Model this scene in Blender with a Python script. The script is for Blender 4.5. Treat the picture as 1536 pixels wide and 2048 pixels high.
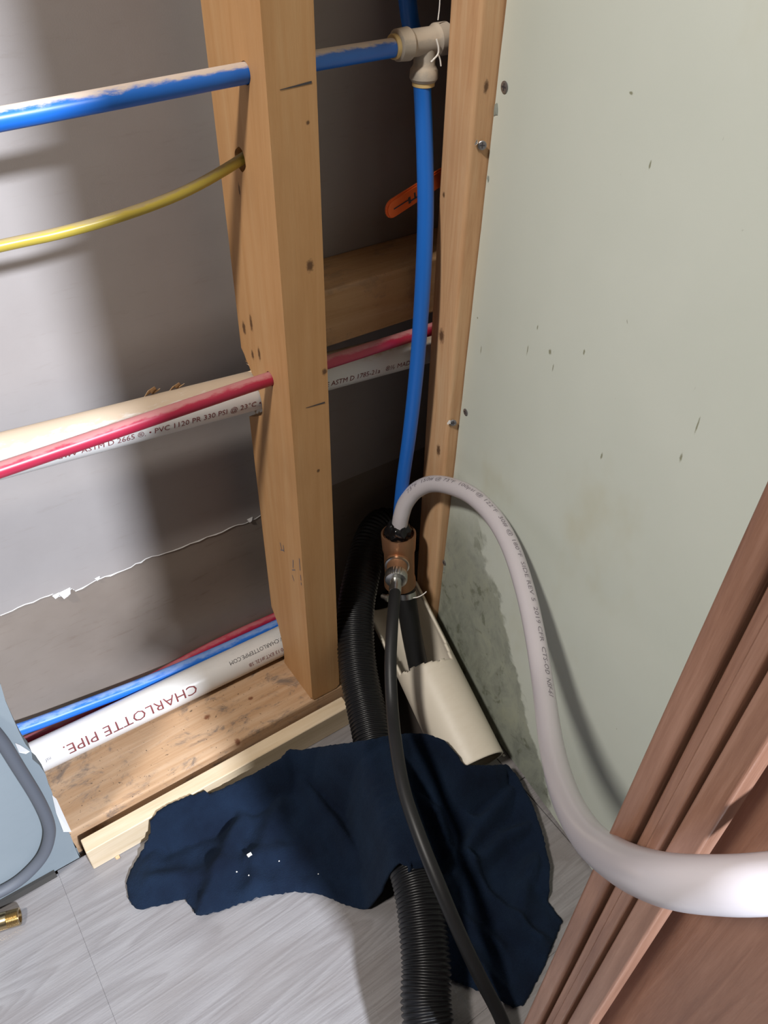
import bpy, bmesh, math, random
from mathutils import Vector, Matrix, noise, Euler
random.seed(7)
for o in list(bpy.data.objects): bpy.data.objects.remove(o)
SC = bpy.context.scene
COL = SC.collection

# ------------------------------------------------------------------ camera
CAM_LOC = Vector((-0.26614, -0.52024, 0.85995))
CAM_ROT = Euler((0.843703, -0.013899, -0.601010), 'XYZ')
FPX = 1622.74                                     # focal length in px of the 1536x2048 frame
cd = bpy.data.cameras.new('camera'); cam = bpy.data.objects.new('camera', cd); COL.objects.link(cam)
cam.location = CAM_LOC; cam.rotation_euler = CAM_ROT
cd.sensor_fit = 'VERTICAL'; cd.sensor_height = 24; cd.lens = FPX / 2048 * 24; cd.clip_start = 0.005
SC.camera = cam

# ------------------------------------------------------------------ light
W = bpy.data.worlds.new('world'); SC.world = W; W.use_nodes = True
W.node_tree.nodes['Background'].inputs[0].default_value = (1.0, 0.93, 0.86, 1)
W.node_tree.nodes['Background'].inputs[1].default_value = 0.02

def lamp(name, loc, power, color, rad):
    l = bpy.data.lights.new(name, 'POINT'); l.energy = power; l.color = color; l.shadow_soft_size = rad
    o = bpy.data.objects.new(name, l); o.location = loc; COL.objects.link(o); return o
lamp('ceiling_lamp_left_offscreen', (-1.16, -0.52, 2.15), 150, (1.0, 0.945, 0.875), 0.09)
lamp('ceiling_lamp_behind_offscreen', (0.05, -2.65, 2.25), 950, (0.82, 0.89, 1.0), 0.11)
SC.view_settings.view_transform = 'Standard'; SC.view_settings.look = 'None'
SC.view_settings.gamma = 1; SC.view_settings.use_curve_mapping = False
SC.view_settings.exposure = 0.0

# ------------------------------------------------------------------ pixel -> point
RM = CAM_ROT.to_matrix()
FWD = RM @ Vector((0, 0, -1))
def ray(x, y): return RM @ Vector(((x - 768) / FPX, -(y - 1024) / FPX, -1))
def at(x, y, ax, v):
    d = ray(x, y); i = 'XYZ'.index(ax); t = (v - CAM_LOC[i]) / d[i]; return CAM_LOC + d * t
def dp(x, y, depth): return CAM_LOC + ray(x, y) * depth
def at_green(x, y):                                # x = .1845 + .021 z + .11 y
    d = ray(x, y); n = Vector((1, -.11, -.021)); t = (.1845 - n.dot(CAM_LOC)) / n.dot(d); return CAM_LOC + d * t

# ------------------------------------------------------------------ helpers
def obj(name, bm_or_mesh, mat=None, parent=None, smooth=False):
    if isinstance(bm_or_mesh, bmesh.types.BMesh):
        me = bpy.data.meshes.new(name); bmesh.ops.recalc_face_normals(bm_or_mesh, faces=bm_or_mesh.faces[:])
        bm_or_mesh.to_mesh(me); bm_or_mesh.free()
    else: me = bm_or_mesh
    o = bpy.data.objects.new(name, me); COL.objects.link(o)
    if mat: me.materials.append(mat)
    if parent: o.parent = parent
    if smooth:
        for p in me.polygons: p.use_smooth = True
    return o
def smooth_angle(o, deg=35):
    me = o.data
    for p in me.polygons: p.use_smooth = True
    me.set_sharp_from_angle(angle=math.radians(deg)); return o
def tag(o, label=None, cat=None, group=None, kind=None):
    if label: o['label'] = label
    if cat: o['category'] = cat
    if group: o['group'] = group
    if kind: o['kind'] = kind
    return o
def empty(name, loc=(0, 0, 0)):
    o = bpy.data.objects.new(name, None); o.empty_display_size = .02; COL.objects.link(o); o.location = loc; return o

def box(x0, x1, y0, y1, z0, z1, bev=0, seg=2):
    bm = bmesh.new(); bmesh.ops.create_cube(bm, size=1)
    for v in bm.verts:
        v.co = Vector((x0 + (v.co.x + .5) * (x1 - x0), y0 + (v.co.y + .5) * (y1 - y0), z0 + (v.co.z + .5) * (z1 - z0)))
    if bev: bmesh.ops.bevel(bm, geom=bm.edges[:], offset=bev, segments=seg, affect='EDGES', profile=.5)
    return bm

def catmull(pts, n=10):
    P = [Vector(p) for p in pts]; P = [P[0] * 2 - P[1]] + P + [P[-1] * 2 - P[-2]]; out = []
    for i in range(1, len(P) - 2):
        a, b, c, d = P[i - 1:i + 3]
        for k in range(n):
            t = k / n
            out.append(.5 * ((2 * b) + (c - a) * t + (2 * a - 5 * b + 4 * c - d) * t * t + (3 * b - a - 3 * c + d) * t ** 3))
    out.append(P[-2]); return out
def resample(pts, step):
    L = [0]
    for a, b in zip(pts, pts[1:]): L.append(L[-1] + (b - a).length)
    n = max(2, int(L[-1] / step)); out = []; j = 0
    for k in range(n + 1):
        s = L[-1] * k / n
        while j < len(L) - 2 and L[j + 1] < s: j += 1
        t = (s - L[j]) / max(1e-9, L[j + 1] - L[j]); out.append(pts[j].lerp(pts[j + 1], t))
    return out
def frames(pts, ref=Vector((0, 0, 1))):
    F = []; e = None
    for i, p in enumerate(pts):
        t = (pts[min(i + 1, len(pts) - 1)] - pts[max(i - 1, 0)]).normalized()
        if e is None: e = (ref - t * ref.dot(t)).normalized()
        else: e = (e - t * e.dot(t)).normalized()
        F.append((p, t, e, t.cross(e)))
    return F
def tube_bm(pts, rad, seg=24, ref=Vector((0, 0, 1)), caps=True, bm=None):
    bm = bm or bmesh.new(); F = frames(pts, ref); rings = []
    for i, (p, t, a, b) in enumerate(F):
        r = rad(i) if callable(rad) else rad
        rings.append([bm.verts.new(p + (a * math.cos(2 * math.pi * k / seg) + b * math.sin(2 * math.pi * k / seg)) * r) for k in range(seg)])
    for A, B in zip(rings, rings[1:]):
        for k in range(seg): bm.faces.new((A[k], A[(k + 1) % seg], B[(k + 1) % seg], B[k]))
    if caps: bm.faces.new(rings[0]); bm.faces.new(rings[-1])
    return bm
def tube(name, pts, rad, mat, parent=None, seg=24, ref=Vector((0, 0, 1))):
    o = obj(name, tube_bm(pts, rad, seg, ref), mat, parent); return smooth_angle(o, 50)
def lathe_bm(A, axis, prof, seg=32, bm=None, mod=None):
    """prof: list of (s along axis, radius)"""
    bm = bm or bmesh.new(); axis = Vector(axis).normalized()
    ref = Vector((0, 0, 1)) if abs(axis.z) < .9 else Vector((0, 1, 0))
    a = (ref - axis * ref.dot(axis)).normalized(); b = axis.cross(a); rings = []
    for s, r in prof:
        rings.append([bm.verts.new(Vector(A) + axis * s + (a * math.cos(2 * math.pi * k / seg) + b * math.sin(2 * math.pi * k / seg)) * (r * (mod(k) if mod else 1))) for k in range(seg)])
    for R0, R1 in zip(rings, rings[1:]):
        for k in range(seg): bm.faces.new((R0[k], R0[(k + 1) % seg], R1[(k + 1) % seg], R1[k]))
    bm.faces.new(rings[0]); bm.faces.new(rings[-1]); return bm
def lathe(name, A, axis, prof, mat, parent=None, seg=32, mod=None):
    return smooth_angle(obj(name, lathe_bm(A, axis, prof, seg, None, mod), mat, parent), 32)

def sheet(name, loop, holes, plane_to_3d, thick_vec, mat, parent=None):
    """flat outline with holes -> slab"""
    bm = bmesh.new(); edges = []
    for lp in [loop] + holes:
        vs = [bm.verts.new(plane_to_3d(*p)) for p in lp]
        edges += [bm.edges.new((vs[i], vs[(i + 1) % len(vs)])) for i in range(len(vs))]
    bmesh.ops.triangle_fill(bm, use_beauty=True, use_dissolve=False, edges=edges)
    ex = bmesh.ops.extrude_face_region(bm, geom=bm.faces[:])
    for v in ex['geom']:
        if isinstance(v, bmesh.types.BMVert): v.co += thick_vec
    return obj(name, bm, mat, parent)
def circ(cx, cy, r, n=20, jag=0):
    return [(cx + (r + random.uniform(-jag, jag)) * math.cos(2 * math.pi * k / n), cy + (r + random.uniform(-jag, jag)) * math.sin(2 * math.pi * k / n)) for k in range(n)]

def text_mesh(s, size, sx=1.0, slices=4):
    cu = bpy.data.curves.new('t', 'FONT'); cu.body = s; cu.size = size; cu.resolution_u = 2
    to = bpy.data.objects.new('t', cu); COL.objects.link(to)
    dg = bpy.context.evaluated_depsgraph_get(); me = bpy.data.meshes.new_from_object(to.evaluated_get(dg))
    bpy.data.objects.remove(to); bm = bmesh.new(); bm.from_mesh(me); bpy.data.meshes.remove(me)
    bmesh.ops.triangulate(bm, faces=bm.faces[:])
    for k in range(1, slices):
        bmesh.ops.bisect_plane(bm, geom=bm.verts[:] + bm.edges[:] + bm.faces[:], plane_co=(0, size * .72 * k / slices, 0), plane_no=(0, 1, 0))
    for v in bm.verts: v.co.x *= sx
    return bm
def text_on_pipe(name, s, size, A, B, r, s0, phi, flip, mat, parent, sx=1.0, width=None):
    """print on a straight pipe; phi measured from +Z towards the room (-Y); flip = upside down, running back"""
    A = Vector(A); B = Vector(B); u = (B - A).normalized(); up = (Vector((0, 0, 1)) - u * u.z).normalized()
    out = Vector((0, -1, 0)); out = (out - u * out.dot(u) - up * out.dot(up)).normalized()
    bm = text_mesh(s, size, sx); d = -1 if flip else 1
    if width:
        k = width / max(v.co.x for v in bm.verts)
        for v in bm.verts: v.co.x *= k
    for v in bm.verts:
        ang = phi - d * (v.co.y - size * .35) / r; ss = s0 + d * v.co.x
        v.co = A + u * ss + (up * math.cos(ang) + out * math.sin(ang)) * (r + .00025)
    return obj(name, bm, mat, parent)

# ------------------------------------------------------------------ materials
def mat(name, rgb=(.5, .5, .5), rough=.5, metal=0, spec=.5):
    m = bpy.data.materials.new(name); m.use_nodes = True; b = m.node_tree.nodes['Principled BSDF']
    b.inputs['Base Color'].default_value = (*rgb, 1); b.inputs['Roughness'].default_value = rough
    b.inputs['Metallic'].default_value = metal; b.inputs['Specular IOR Level'].default_value = spec
    return m
class N:
    def __init__(s, m): s.m = m; s.nt = m.node_tree; s.b = s.nt.nodes['Principled BSDF']
    def n(s, t, **kw):
        x = s.nt.nodes.new(t)
        for k, v in kw.items(): setattr(x, k, v)
        return x
    def l(s, a, b): s.nt.links.new(a, b)
    def coord(s, scale=(1, 1, 1), rot=(0, 0, 0), loc=(0, 0, 0)):
        tc = s.n('ShaderNodeTexCoord'); mp = s.n('ShaderNodeMapping')
        mp.inputs['Scale'].default_value = scale; mp.inputs['Rotation'].default_value = rot; mp.inputs['Location'].default_value = loc
        s.l(tc.outputs['Object'], mp.inputs[0]); return mp.outputs[0]
    def noise(s, vec, scale, detail=4, rough=.55, dist=0):
        x = s.n('ShaderNodeTexNoise'); x.inputs['Scale'].default_value = scale; x.inputs['Detail'].default_value = detail
        x.inputs['Roughness'].default_value = rough; x.inputs['Distortion'].default_value = dist
        s.l(vec, x.inputs['Vector']); return x.outputs['Fac']
    def ramp(s, fac, stops):
        r = s.n('ShaderNodeValToRGB'); e = r.color_ramp.elements
        while len(e) < len(stops): e.new(.5)
        for i, (p, c) in enumerate(stops): e[i].position = p; e[i].color = (*c, 1) if len(c) == 3 else c
        s.l(fac, r.inputs[0]); return r.outputs[0]
    def mrange(s, v, a, b, c=0, d=1, smooth=True):
        x = s.n('ShaderNodeMapRange'); x.interpolation_type = 'SMOOTHSTEP' if smooth else 'LINEAR'
        for i, q in enumerate((a, b, c, d)): x.inputs[1 + i].default_value = q
        s.l(v, x.inputs[0]); return x.outputs[0]
    def math(s, op, a, b=None):
        x = s.n('ShaderNodeMath', operation=op)
        for i, q in enumerate((a, b)):
            if q is None: continue
            if isinstance(q, (int, float)): x.inputs[i].default_value = q
            else: s.l(q, x.inputs[i])
        return x.outputs[0]
    def mix(s, f, a, b, mode='MIX'):
        x = s.n('ShaderNodeMix', data_type='RGBA', blend_type=mode)
        for i, q in ((0, f), (6, a), (7, b)):
            if isinstance(q, (int, float)): x.inputs[i].default_value = q
            elif isinstance(q, tuple): x.inputs[i].default_value = (*q, 1)
            else: s.l(q, x.inputs[i])
        return x.outputs[2]
    def sep(s):
        tc = s.n('ShaderNodeTexCoord'); x = s.n('ShaderNodeSeparateXYZ'); s.l(tc.outputs['Object'], x.inputs[0]); return x.outputs
    def color(s, c): s.l(c, s.b.inputs['Base Color'])
    def bump(s, h, strength=.3, dist=.001):
        x = s.n('ShaderNodeBump'); x.inputs['Strength'].default_value = strength; x.inputs['Distance'].default_value = dist
        s.l(h, x.inputs['Height']); s.l(x.outputs[0], s.b.inputs['Normal'])
    def spots(s, base, pts, col):
        """dark knots / stains at local positions: (x,y,z,rx,ry,rz)"""
        for (x, y, z, rx, ry, rz) in pts:
            tc = s.n('ShaderNodeTexCoord'); mp = s.n('ShaderNodeMapping', vector_type='POINT')
            mp.inputs['Scale'].default_value = (1 / rx, 1 / ry, 1 / rz); mp.inputs['Location'].default_value = (-x / rx, -y / ry, -z / rz)
            s.l(tc.outputs['Object'], mp.inputs[0]); ln = s.n('ShaderNodeVectorMath', operation='LENGTH'); s.l(mp.outputs[0], ln.inputs[0])
            nz = s.noise(s.coord(), 400, 3); d = s.math('ADD', ln.outputs['Value'], s.math('MULTIPLY', s.math('SUBTRACT', nz, .5), .9))
            base = s.mix(s.mrange(d, 1.1, .35, 0, .85), base, col)
        return base

def wood(name, c0, c1, c2, axis='Z', scale=1.0, dirt=0, rough=.62, spots=(), spotcol=(.06, .025, .012)):
    m = mat(name, rough=rough, spec=.3); n = N(m)
    st = {'X': (1.2, 22, 22), 'Y': (22, 1.2, 22), 'Z': (22, 22, 1.2)}[axis]
    v = n.coord(tuple(q * scale for q in st))
    g = n.noise(v, 4.0, 6, .6, .7)
    fine = n.noise(n.coord(tuple(q * scale * 5 for q in st)), 6, 3, .7)
    c = n.ramp(n.math('ADD', n.math('MULTIPLY', g, .8), n.math('MULTIPLY', fine, .2)), [(.32, c0), (.5, c1), (.68, c2)])
    big = n.noise(n.coord(), 9, 3)
    c = n.mix(n.mrange(big, .4, .75, 0, .30), c, tuple(q * .72 for q in c0))
    if dirt:
        dn = n.noise(n.coord((1, 1.6, 1.6)), 22, 6, .74, .5)
        c = n.mix(n.mrange(dn, .50, .66, 0, dirt), c, (.13, .105, .092))
        dn2 = n.noise(n.coord(), 300, 2, .6)
        c = n.mix(n.mrange(dn2, .68, .74, 0, dirt), c, (.05, .035, .03))
    if spots: c = n.spots(c, spots, spotcol)
    n.color(c); n.bump(n.math('ADD', fine, g), .25, .0006); return m

M = {}
M['stud'] = wood('pine_stud', (.44, .23, .092), (.49, .27, .118), (.53, .315, .15), 'Z', .7,
                 spots=[(.026, 0, .585, .004, .01, .006), (.030, 0, .688, .0018, .01, .002), (.024, 0, .383, .002, .01, .0025), (.035, 0, .487, .003, .01, .004),
                        (0, .078, .503, .01, .004, .008), (0, .062, .515, .01, .003, .010), (0, .052, .49, .01, .003, .008), (0, .066, .482, .01, .003, .006), (0, .058, .63, .01, .002, .006)])
M['corner'] = wood('spruce_corner_stud', (.48, .26, .13), (.58, .35, .19), (.63, .42, .25), 'Z', 1.3,
                   spots=[(.178, .02, .468, .01, .005, .009), (.178, .012, .335, .01, .004, .009), (.178, .03, .60, .01, .002, .003), (.189, 0, .69, .003, .01, .006)])
M['plate'] = wood('mouldy_pine_plate', (.36, .205, .105), (.45, .285, .165), (.52, .36, .235), 'X', 1, dirt=.8,
                  spots=[(-.115, .05, .038, .005, .004, .01), (-.06, .045, .038, .004, .003, .01), (-.10, .0, .038, .004, .006, .01)], spotcol=(.14, .04, .015))
M['block'] = wood('dusty_blocking', (.42, .235, .105), (.48, .285, .14), (.53, .33, .18), 'X', 1, dirt=.3)
M['lath'] = wood('fresh_wood_strip', (.54, .41, .26), (.62, .49, .335), (.68, .56, .41), 'X', 1)
M['oak'] = wood('stained_oak_trim', (.20, .095, .06), (.28, .145, .095), (.36, .20, .14), 'Z', 1.6, rough=.38)

def m_paper(name, c0, c1, stain=(.30, .24, .19), amt=.5):
    m = mat(name, rough=.85, spec=.2); n = N(m)
    a = n.noise(n.coord(), 5, 5, .6); b = n.noise(n.coord((1, 1, 6)), 26, 5, .7); f = n.noise(n.coord(), 900, 2)
    c = n.ramp(a, [(.3, c0), (.7, c1)]); c = n.mix(n.mrange(b, .55, .8, 0, amt), c, stain)
    n.color(c); n.bump(f, .12, .0004); return m
M['paper'] = m_paper('grey_board_paper', (.285, .255, .243), (.335, .305, .292), (.20, .165, .14), amt=.25)
M['core'] = m_paper('stained_board_under_paper', (.185, .15, .125), (.25, .21, .18), (.13, .085, .06), .5)
M['tornedge'] = mat('torn_paper_edge', (.60, .58, .56), .9)
M['tornback'] = mat('torn_board_backing', (.26, .29, .26), .9)
M['gypsum'] = mat('gypsum_core', (.72, .72, .70), .9)
M['bluewall'] = m_paper('pale_blue_board_face', (.19, .22, .24), (.225, .255, .275), (.16, .185, .20), .2)

def m_green():
    m = mat('green_board_face', rough=.75, spec=.3); n = N(m); S = n.sep()
    a = n.noise(n.coord(), 4, 4); c = n.ramp(a, [(.3, (.54, .58, .515)), (.7, (.60, .635, .57))])
    yel = n.noise(n.coord((1, 1, .6)), 9, 4, .6); c = n.mix(n.mrange(yel, .54, .78, 0, .45), c, (.47, .45, .31))
    # scuffs: sparse, elongated vertically
    sc = n.noise(n.coord((1, 60, 22)), 2.6, 3, .6, .4); c = n.mix(n.mrange(sc, .74, .80, 0, .7), c, (.22, .22, .16))
    sm = []
    for (x, y, ry, rz) in ((1203, 912, .0012, .004), (1362, 915, .0014, .0045), (1100, 704, .0022, .003), (1106, 735, .0008, .004), (1055, 700, .0007, .006), (1075, 655, .0008, .003), (962, 700, .0008, .005), (1300, 330, .0010, .0035), (1262, 186, .0022, .0012), (1168, 704, .0012, .003), (955, 636, .0012, .0012), (1395, 850, .0008, .008)):
        q = at_green(x, y); sm.append((q.x, q.y, q.z, .02, ry, rz))
    c = n.spots(c, sm, (.20, .20, .12))
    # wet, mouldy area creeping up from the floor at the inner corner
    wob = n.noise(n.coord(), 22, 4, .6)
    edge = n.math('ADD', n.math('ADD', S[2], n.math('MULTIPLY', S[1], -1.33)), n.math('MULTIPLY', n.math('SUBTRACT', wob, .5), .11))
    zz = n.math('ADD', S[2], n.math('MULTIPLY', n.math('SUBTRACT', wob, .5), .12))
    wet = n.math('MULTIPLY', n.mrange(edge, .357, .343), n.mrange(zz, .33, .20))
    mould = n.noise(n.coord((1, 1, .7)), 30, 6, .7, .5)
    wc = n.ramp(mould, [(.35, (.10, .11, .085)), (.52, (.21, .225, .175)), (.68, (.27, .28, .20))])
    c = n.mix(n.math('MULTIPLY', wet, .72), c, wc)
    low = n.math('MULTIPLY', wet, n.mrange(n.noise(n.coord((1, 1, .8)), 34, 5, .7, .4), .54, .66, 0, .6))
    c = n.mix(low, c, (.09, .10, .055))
    n.color(c); f = n.noise(n.coord(), 700, 2); n.bump(f, .1, .0004); return m
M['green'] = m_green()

def m_pex(name, rgb, dust=(.62, .50, .38), amt=.9, thr=.35, rough=.35):
    m = mat(name, rough=rough); n = N(m); g = n.n('ShaderNodeNewGeometry'); s = n.n('ShaderNodeSeparateXYZ'); n.l(g.outputs['Normal'], s.inputs[0])
    z = n.math('ADD', s.outputs[2], n.math('MULTIPLY', n.math('SUBTRACT', n.noise(n.coord((1, 3, 3)), 55, 6, .7), .5), 1.1))
    k = n.mrange(z, thr, thr + .35, 0, amt); n.color(n.mix(k, rgb, dust)); n.l(n.mrange(k, 0, 1, rough, .9), n.b.inputs['Roughness']); return m
M['blue'] = m_pex('blue_pex', (.012, .13, .52), thr=.55)
M['bluelow'] = m_pex('blue_pex_wet', (.012, .13, .52), (.35, .45, .6), .5, .7)
M['bluev'] = m_pex('blue_pex_riser', (.012, .13, .52), thr=.55)
M['red'] = m_pex('red_pex', (.36, .018, .05), (.50, .33, .30), .5, .6)
M['redlow'] = m_pex('red_pex_low', (.36, .018, .05), (.50, .33, .30), .3, .7)
M['yellow'] = m_pex('yellow_tube', (.42, .32, .05), (.30, .23, .14), .75, .6, .3)
M['pvc'] = m_pex('white_pvc', (.62, .60, .58), (.47, .36, .25), .9, .55, .35)
M['pvclow'] = m_pex('white_pvc_clean', (.62, .60, .58), (.54, .52, .49), .5, .9, .3)
M['ink'] = mat('dark_red_ink', (.16, .03, .03), .7)
M['blackink'] = mat('black_ink', (.05, .045, .05), .7)
M['greyink'] = mat('grey_ink', (.17, .15, .17), .7)
M['tee'] = m_pex('dusty_tee_plastic', (.36, .32, .27), (.50, .42, .33), .9, .1, .7)
M['collar'] = mat('pale_yellow_collar', (.62, .45, .20), .5)
M['orange'] = mat('orange_vinyl', (.88, .15, .03), .4)
M['black'] = mat('black_plastic', (.006, .006, .007), .38, 0, .35)
M['rubber'] = mat('black_rubber', (.013, .013, .014), .45, 0, .4)
M['tape'] = mat('black_sealing_tape', (.006, .006, .007), .2)
M['copper'] = mat('tarnished_copper', (.42, .22, .12), .42, .75)
M['steel'] = mat('zinc_steel', (.62, .62, .60), .28, 1)
M['brass'] = mat('brass', (.56, .43, .24), .25, 1)
M['screw'] = mat('dark_screw', (.30, .30, .31), .4, .8)
M['cream'] = m_pex('cream_pvc', (.66, .60, .50), (.60, .53, .42), .3, .8, .45)
M['greytube'] = mat('grey_tube', (.085, .092, .11), .6)
M['subfloor'] = mat('dark_wet_subfloor', (.04, .032, .028), .5)
M['grime'] = mat('dark_grime', (.05, .045, .04), .8)
M['paint'] = mat('off_white_wall_paint', (.62, .60, .56), .8)
M['chip'] = mat('plaster_chip', (.78, .76, .72), .9)
M['shaving'] = mat('wood_shaving', (.55, .38, .22), .8)

def m_hose():
    m = mat('milky_poly_hose', (.50, .468, .49), .3); n = N(m)
    n.b.inputs['Subsurface Weight'].default_value = .2; n.b.inputs['Subsurface Radius'].default_value = (.01, .01, .01); n.b.inputs['Subsurface Scale'].default_value = .6
    return m
M['hose'] = m_hose()
def m_floor():
    m = mat('grey_wood_look_plank', rough=.35); n = N(m)
    v = n.coord((.7, 8, 1)); w = n.noise(v, 3.0, 2, .4, .5)
    rings = n.math('FRACT', n.math('MULTIPLY', w, 16.0)); ring = n.math('MULTIPLY', n.mrange(rings, .0, .75, 0, 1), n.mrange(rings, .8, 1.0, 1, 0))
    fine = n.noise(n.coord((3, 130, 1)), 5, 5, .65, .1)
    c = n.ramp(n.math('ADD', n.math('MULTIPLY', ring, .20), n.math('MULTIPLY', fine, .80)), [(.25, (.175, .162, .162)), (.5, (.225, .213, .215)), (.75, (.275, .264, .267))])
    big = n.noise(n.coord((2, 5, 1)), 3, 3); c = n.mix(n.mrange(big, .42, .7, 0, .55), c, (.175, .155, .15))
    n.color(c); wet = n.noise(n.coord(), 14, 5, .6); n.l(n.mrange(wet, .4, .6, .14, .42), n.b.inputs['Roughness'])
    n.bump(n.math('ADD', fine, n.math('MULTIPLY', n.noise(n.coord((1, 2, 1)), 260, 2), 1.0)), .25, .0006); return m
M['floor'] = m_floor()
def m_rag():
    m = mat('navy_terry_cloth', rough=.95, spec=.15); n = N(m)
    a = n.noise(n.coord(), 16, 4); c = n.ramp(a, [(.3, (.0035, .007, .018)), (.7, (.008, .018, .040))]); n.color(c)
    n.b.inputs['Sheen Weight'].default_value = .06; n.b.inputs['Sheen Tint'].default_value = (.2, .35, .6, 1); n.b.inputs['Sheen Roughness'].default_value = .5
    n.bump(n.noise(n.coord(), 700, 3, .7), .8, .002); return m
M['rag'] = m_rag()

# ================================================================== SETTING
WALLY = .135
# back wall: board with the paper face still on above a torn line
wb = tag(obj('wall_back', box(-.75, .5, WALLY, WALLY + .0127, -.01, 2.3), M['core']), kind='structure')
tear_px = [(0, 1230), (35, 1214), (80, 1196), (105, 1187), (118, 1192), (130, 1181), (143, 1176), (150, 1181), (190, 1160), (220, 1150), (262, 1133), (290, 1117), (330, 1105), (380, 1086), (430, 1068), (470, 1050), (490, 1046), (520, 1030)]
te = [at(x, y, 'Y', WALLY) for x, y in tear_px]
lp = [(-.75, te[0].z - .01)]
for i, p in enumerate(te):
    lp.append((p.x, p.z))
    if i < len(te) - 1:
        q = te[i + 1]
        for t in (.33, .66): lp.append((p.x + (q.x - p.x) * t, p.z + (q.z - p.z) * t + random.uniform(-.0012, .0012)))
lp += [(.5, te[-1].z), (.5, 2.3), (-.75, 2.3)]
sheet('paper_face', lp, [], lambda a, b: Vector((a, WALLY - .0006, b)), Vector((0, .0006, 0)), M['paper'], wb)
# curled rim of white paper along the tear
bm = bmesh.new(); rim = []
for i, (a, b) in enumerate(lp[1:-3]):
    h = .0004 + .0012 * abs(noise.noise(Vector((a * 60, 3, 0)))); rim.append((bm.verts.new((a, WALLY - .0007, b + h * .6)), bm.verts.new((a, WALLY - .0008 - h, b - h * .5))))
for (a, b), (c, d) in zip(rim, rim[1:]): bm.faces.new((a, c, d, b))
obj('torn_edge', bm, M['tornedge'], wb)
for (x, y, s) in ((130, 1184, .007), (112, 1190, .004), (195, 1156, .003), (500, 1038, .004)):
    p = at(x, y, 'Y', WALLY - .001); bm = bmesh.new()
    vs = [bm.verts.new(p + Vector((dx * s, dy * s, dz * s))) for dx, dy, dz in ((-1, 0, .3), (.9, 0, .5), (.6, -.5, -.3), (-.5, -.6, -.7), (.1, -.9, -.2))]
    bm.faces.new((vs[0], vs[1], vs[4])); bm.faces.new((vs[0], vs[4], vs[3])); bm.faces.new((vs[1], vs[2], vs[4])); obj('paper_flap', bm, M['tornedge'], wb)

# right wall: green board, ragged cut edge beside the corner stud
def G(y, z): return Vector((.1845 + .021 * z + .11 * y, y, z))
edge_px = [(1008, 0), (1003, 60), (1000, 110), (992, 160), (984, 200), (980, 240), (976, 262), (972, 300), (969, 352), (962, 400), (956, 452), (953, 470), (951, 490), (946, 540), (940, 600), (934, 650), (926, 730), (919, 790), (912, 815), (909, 850), (903, 905), (896, 960), (892, 1010), (888, 1070), (883, 1118), (875, 1122), (872, 1150), (876, 1170), (870, 1210), (863, 1245), (872, 1290)]
lp = [(-.003, 2.3)]
for i, (x, y) in enumerate(edge_px):
    p = at_green(x, y); lp.append((min(p.y, -.0012) + random.uniform(-.0006, 0), p.z))
lp += [(-.002, .004), (-.62, .004), (-.62, 2.3)]
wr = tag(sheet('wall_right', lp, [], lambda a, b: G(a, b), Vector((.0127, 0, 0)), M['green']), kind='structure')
def facing(p, s, col, n=7, name='torn_patch'):
    bm = bmesh.new(); c = G(p[0], p[1]) + Vector((-.0006, 0, 0)); vs = []
    for k in range(n):
        a = 2 * math.pi * k / n; r = s * random.uniform(.4, 1.1); vs.append(bm.verts.new(G(p[0] + r * .6 * math.cos(a), p[1] + r * math.sin(a)) + Vector((-.0005, 0, 0))))
    cc = bm.verts.new(c + Vector((-.0004, 0, 0)))
    for k in range(n): bm.faces.new((vs[k], vs[(k + 1) % n], cc))
    return obj(name, bm, col, wr)
for x, y, s in ((992, 222, .006), (973, 356, .003), (884, 1130, .005), (876, 1128, .003)):
    p = at_green(x, y); facing((min(p.y, -.004), p.z), s, M['tornback'])

# left wall remnant: pale blue board over the next bay
edge_px = [(0, 1370), (12, 1402), (26, 1436), (38, 1462), (46, 1482), (50, 1490), (64, 1502), (66, 1518), (80, 1530), (92, 1548), (97, 1568), (104, 1585), (110, 1606), (121, 1626), (132, 1650), (143, 1675), (152, 1700), (158, 1716)]
lp = [(-.75, .372), (-.60, .366), (-.45, .360), (-.38, .350), (-.33, .346), (-.303, .340), (-.296, .325)]
for x, y in edge_px:
    p = at(x, y, 'Y', -.0127); lp.append((p.x + random.uniform(-.0008, .0008), p.z))
lp += [(lp[-1][0] + .001, .006), (-.75, .006)]
wl = tag(sheet('wall_left', lp, [], lambda a, b: Vector((a, -.0127, b)), Vector((0, .0125, 0)), M['bluewall']), kind='structure')
for pts in ([(104, 1590), (113, 1598), (143, 1664), (127, 1664), (112, 1625)], [(30, 1486), (40, 1490), (60, 1503), (52, 1508), (38, 1505)]):
    bm = bmesh.new(); vs = [bm.verts.new(at(x, y, 'Y', -.0127 - .001 - .0012 * (k % 2))) for k, (x, y) in enumerate(pts)]; bm.faces.new(vs); obj('torn_paper', bm, M['tornedge'], wl)

# floor: planks over a dark subfloor
fl = tag(obj('floor', box(-1.0, .6, -1.2, .135, -.03, -.0085), M['subfloor']), kind='structure')
def plank(x0, x1, y0, y1, front=None):
    o = obj('plank', box(x0, x1, y0, y1, -.0085, 0, .00025, 1), M['floor'], fl); return o
g = .00006
plank(-.95, -.3215 - g, -.366 + g, -.013); sheet('plank', [(-.3215 + g, -.366 + g), (.152, -.366 + g), (.152, -.130), (.120, -.128), (.060, -.112), (.036, -.108), (.036, -.010), (-.3215 + g, -.010)], [], lambda a, b: Vector((a, b, -.0085)), Vector((0, 0, .0085)), M['floor'], fl)
plank(-.95, -.02, -.72, -.366 - g); plank(-.02 + 2 * g, .14, -.72, -.366 - g)
plank(-.95, .14, -1.1, -.72 - 2 * g)
plank(.1532, .178, -.205, -.135); plank(.1532, .166, -.35, -.206)
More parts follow.
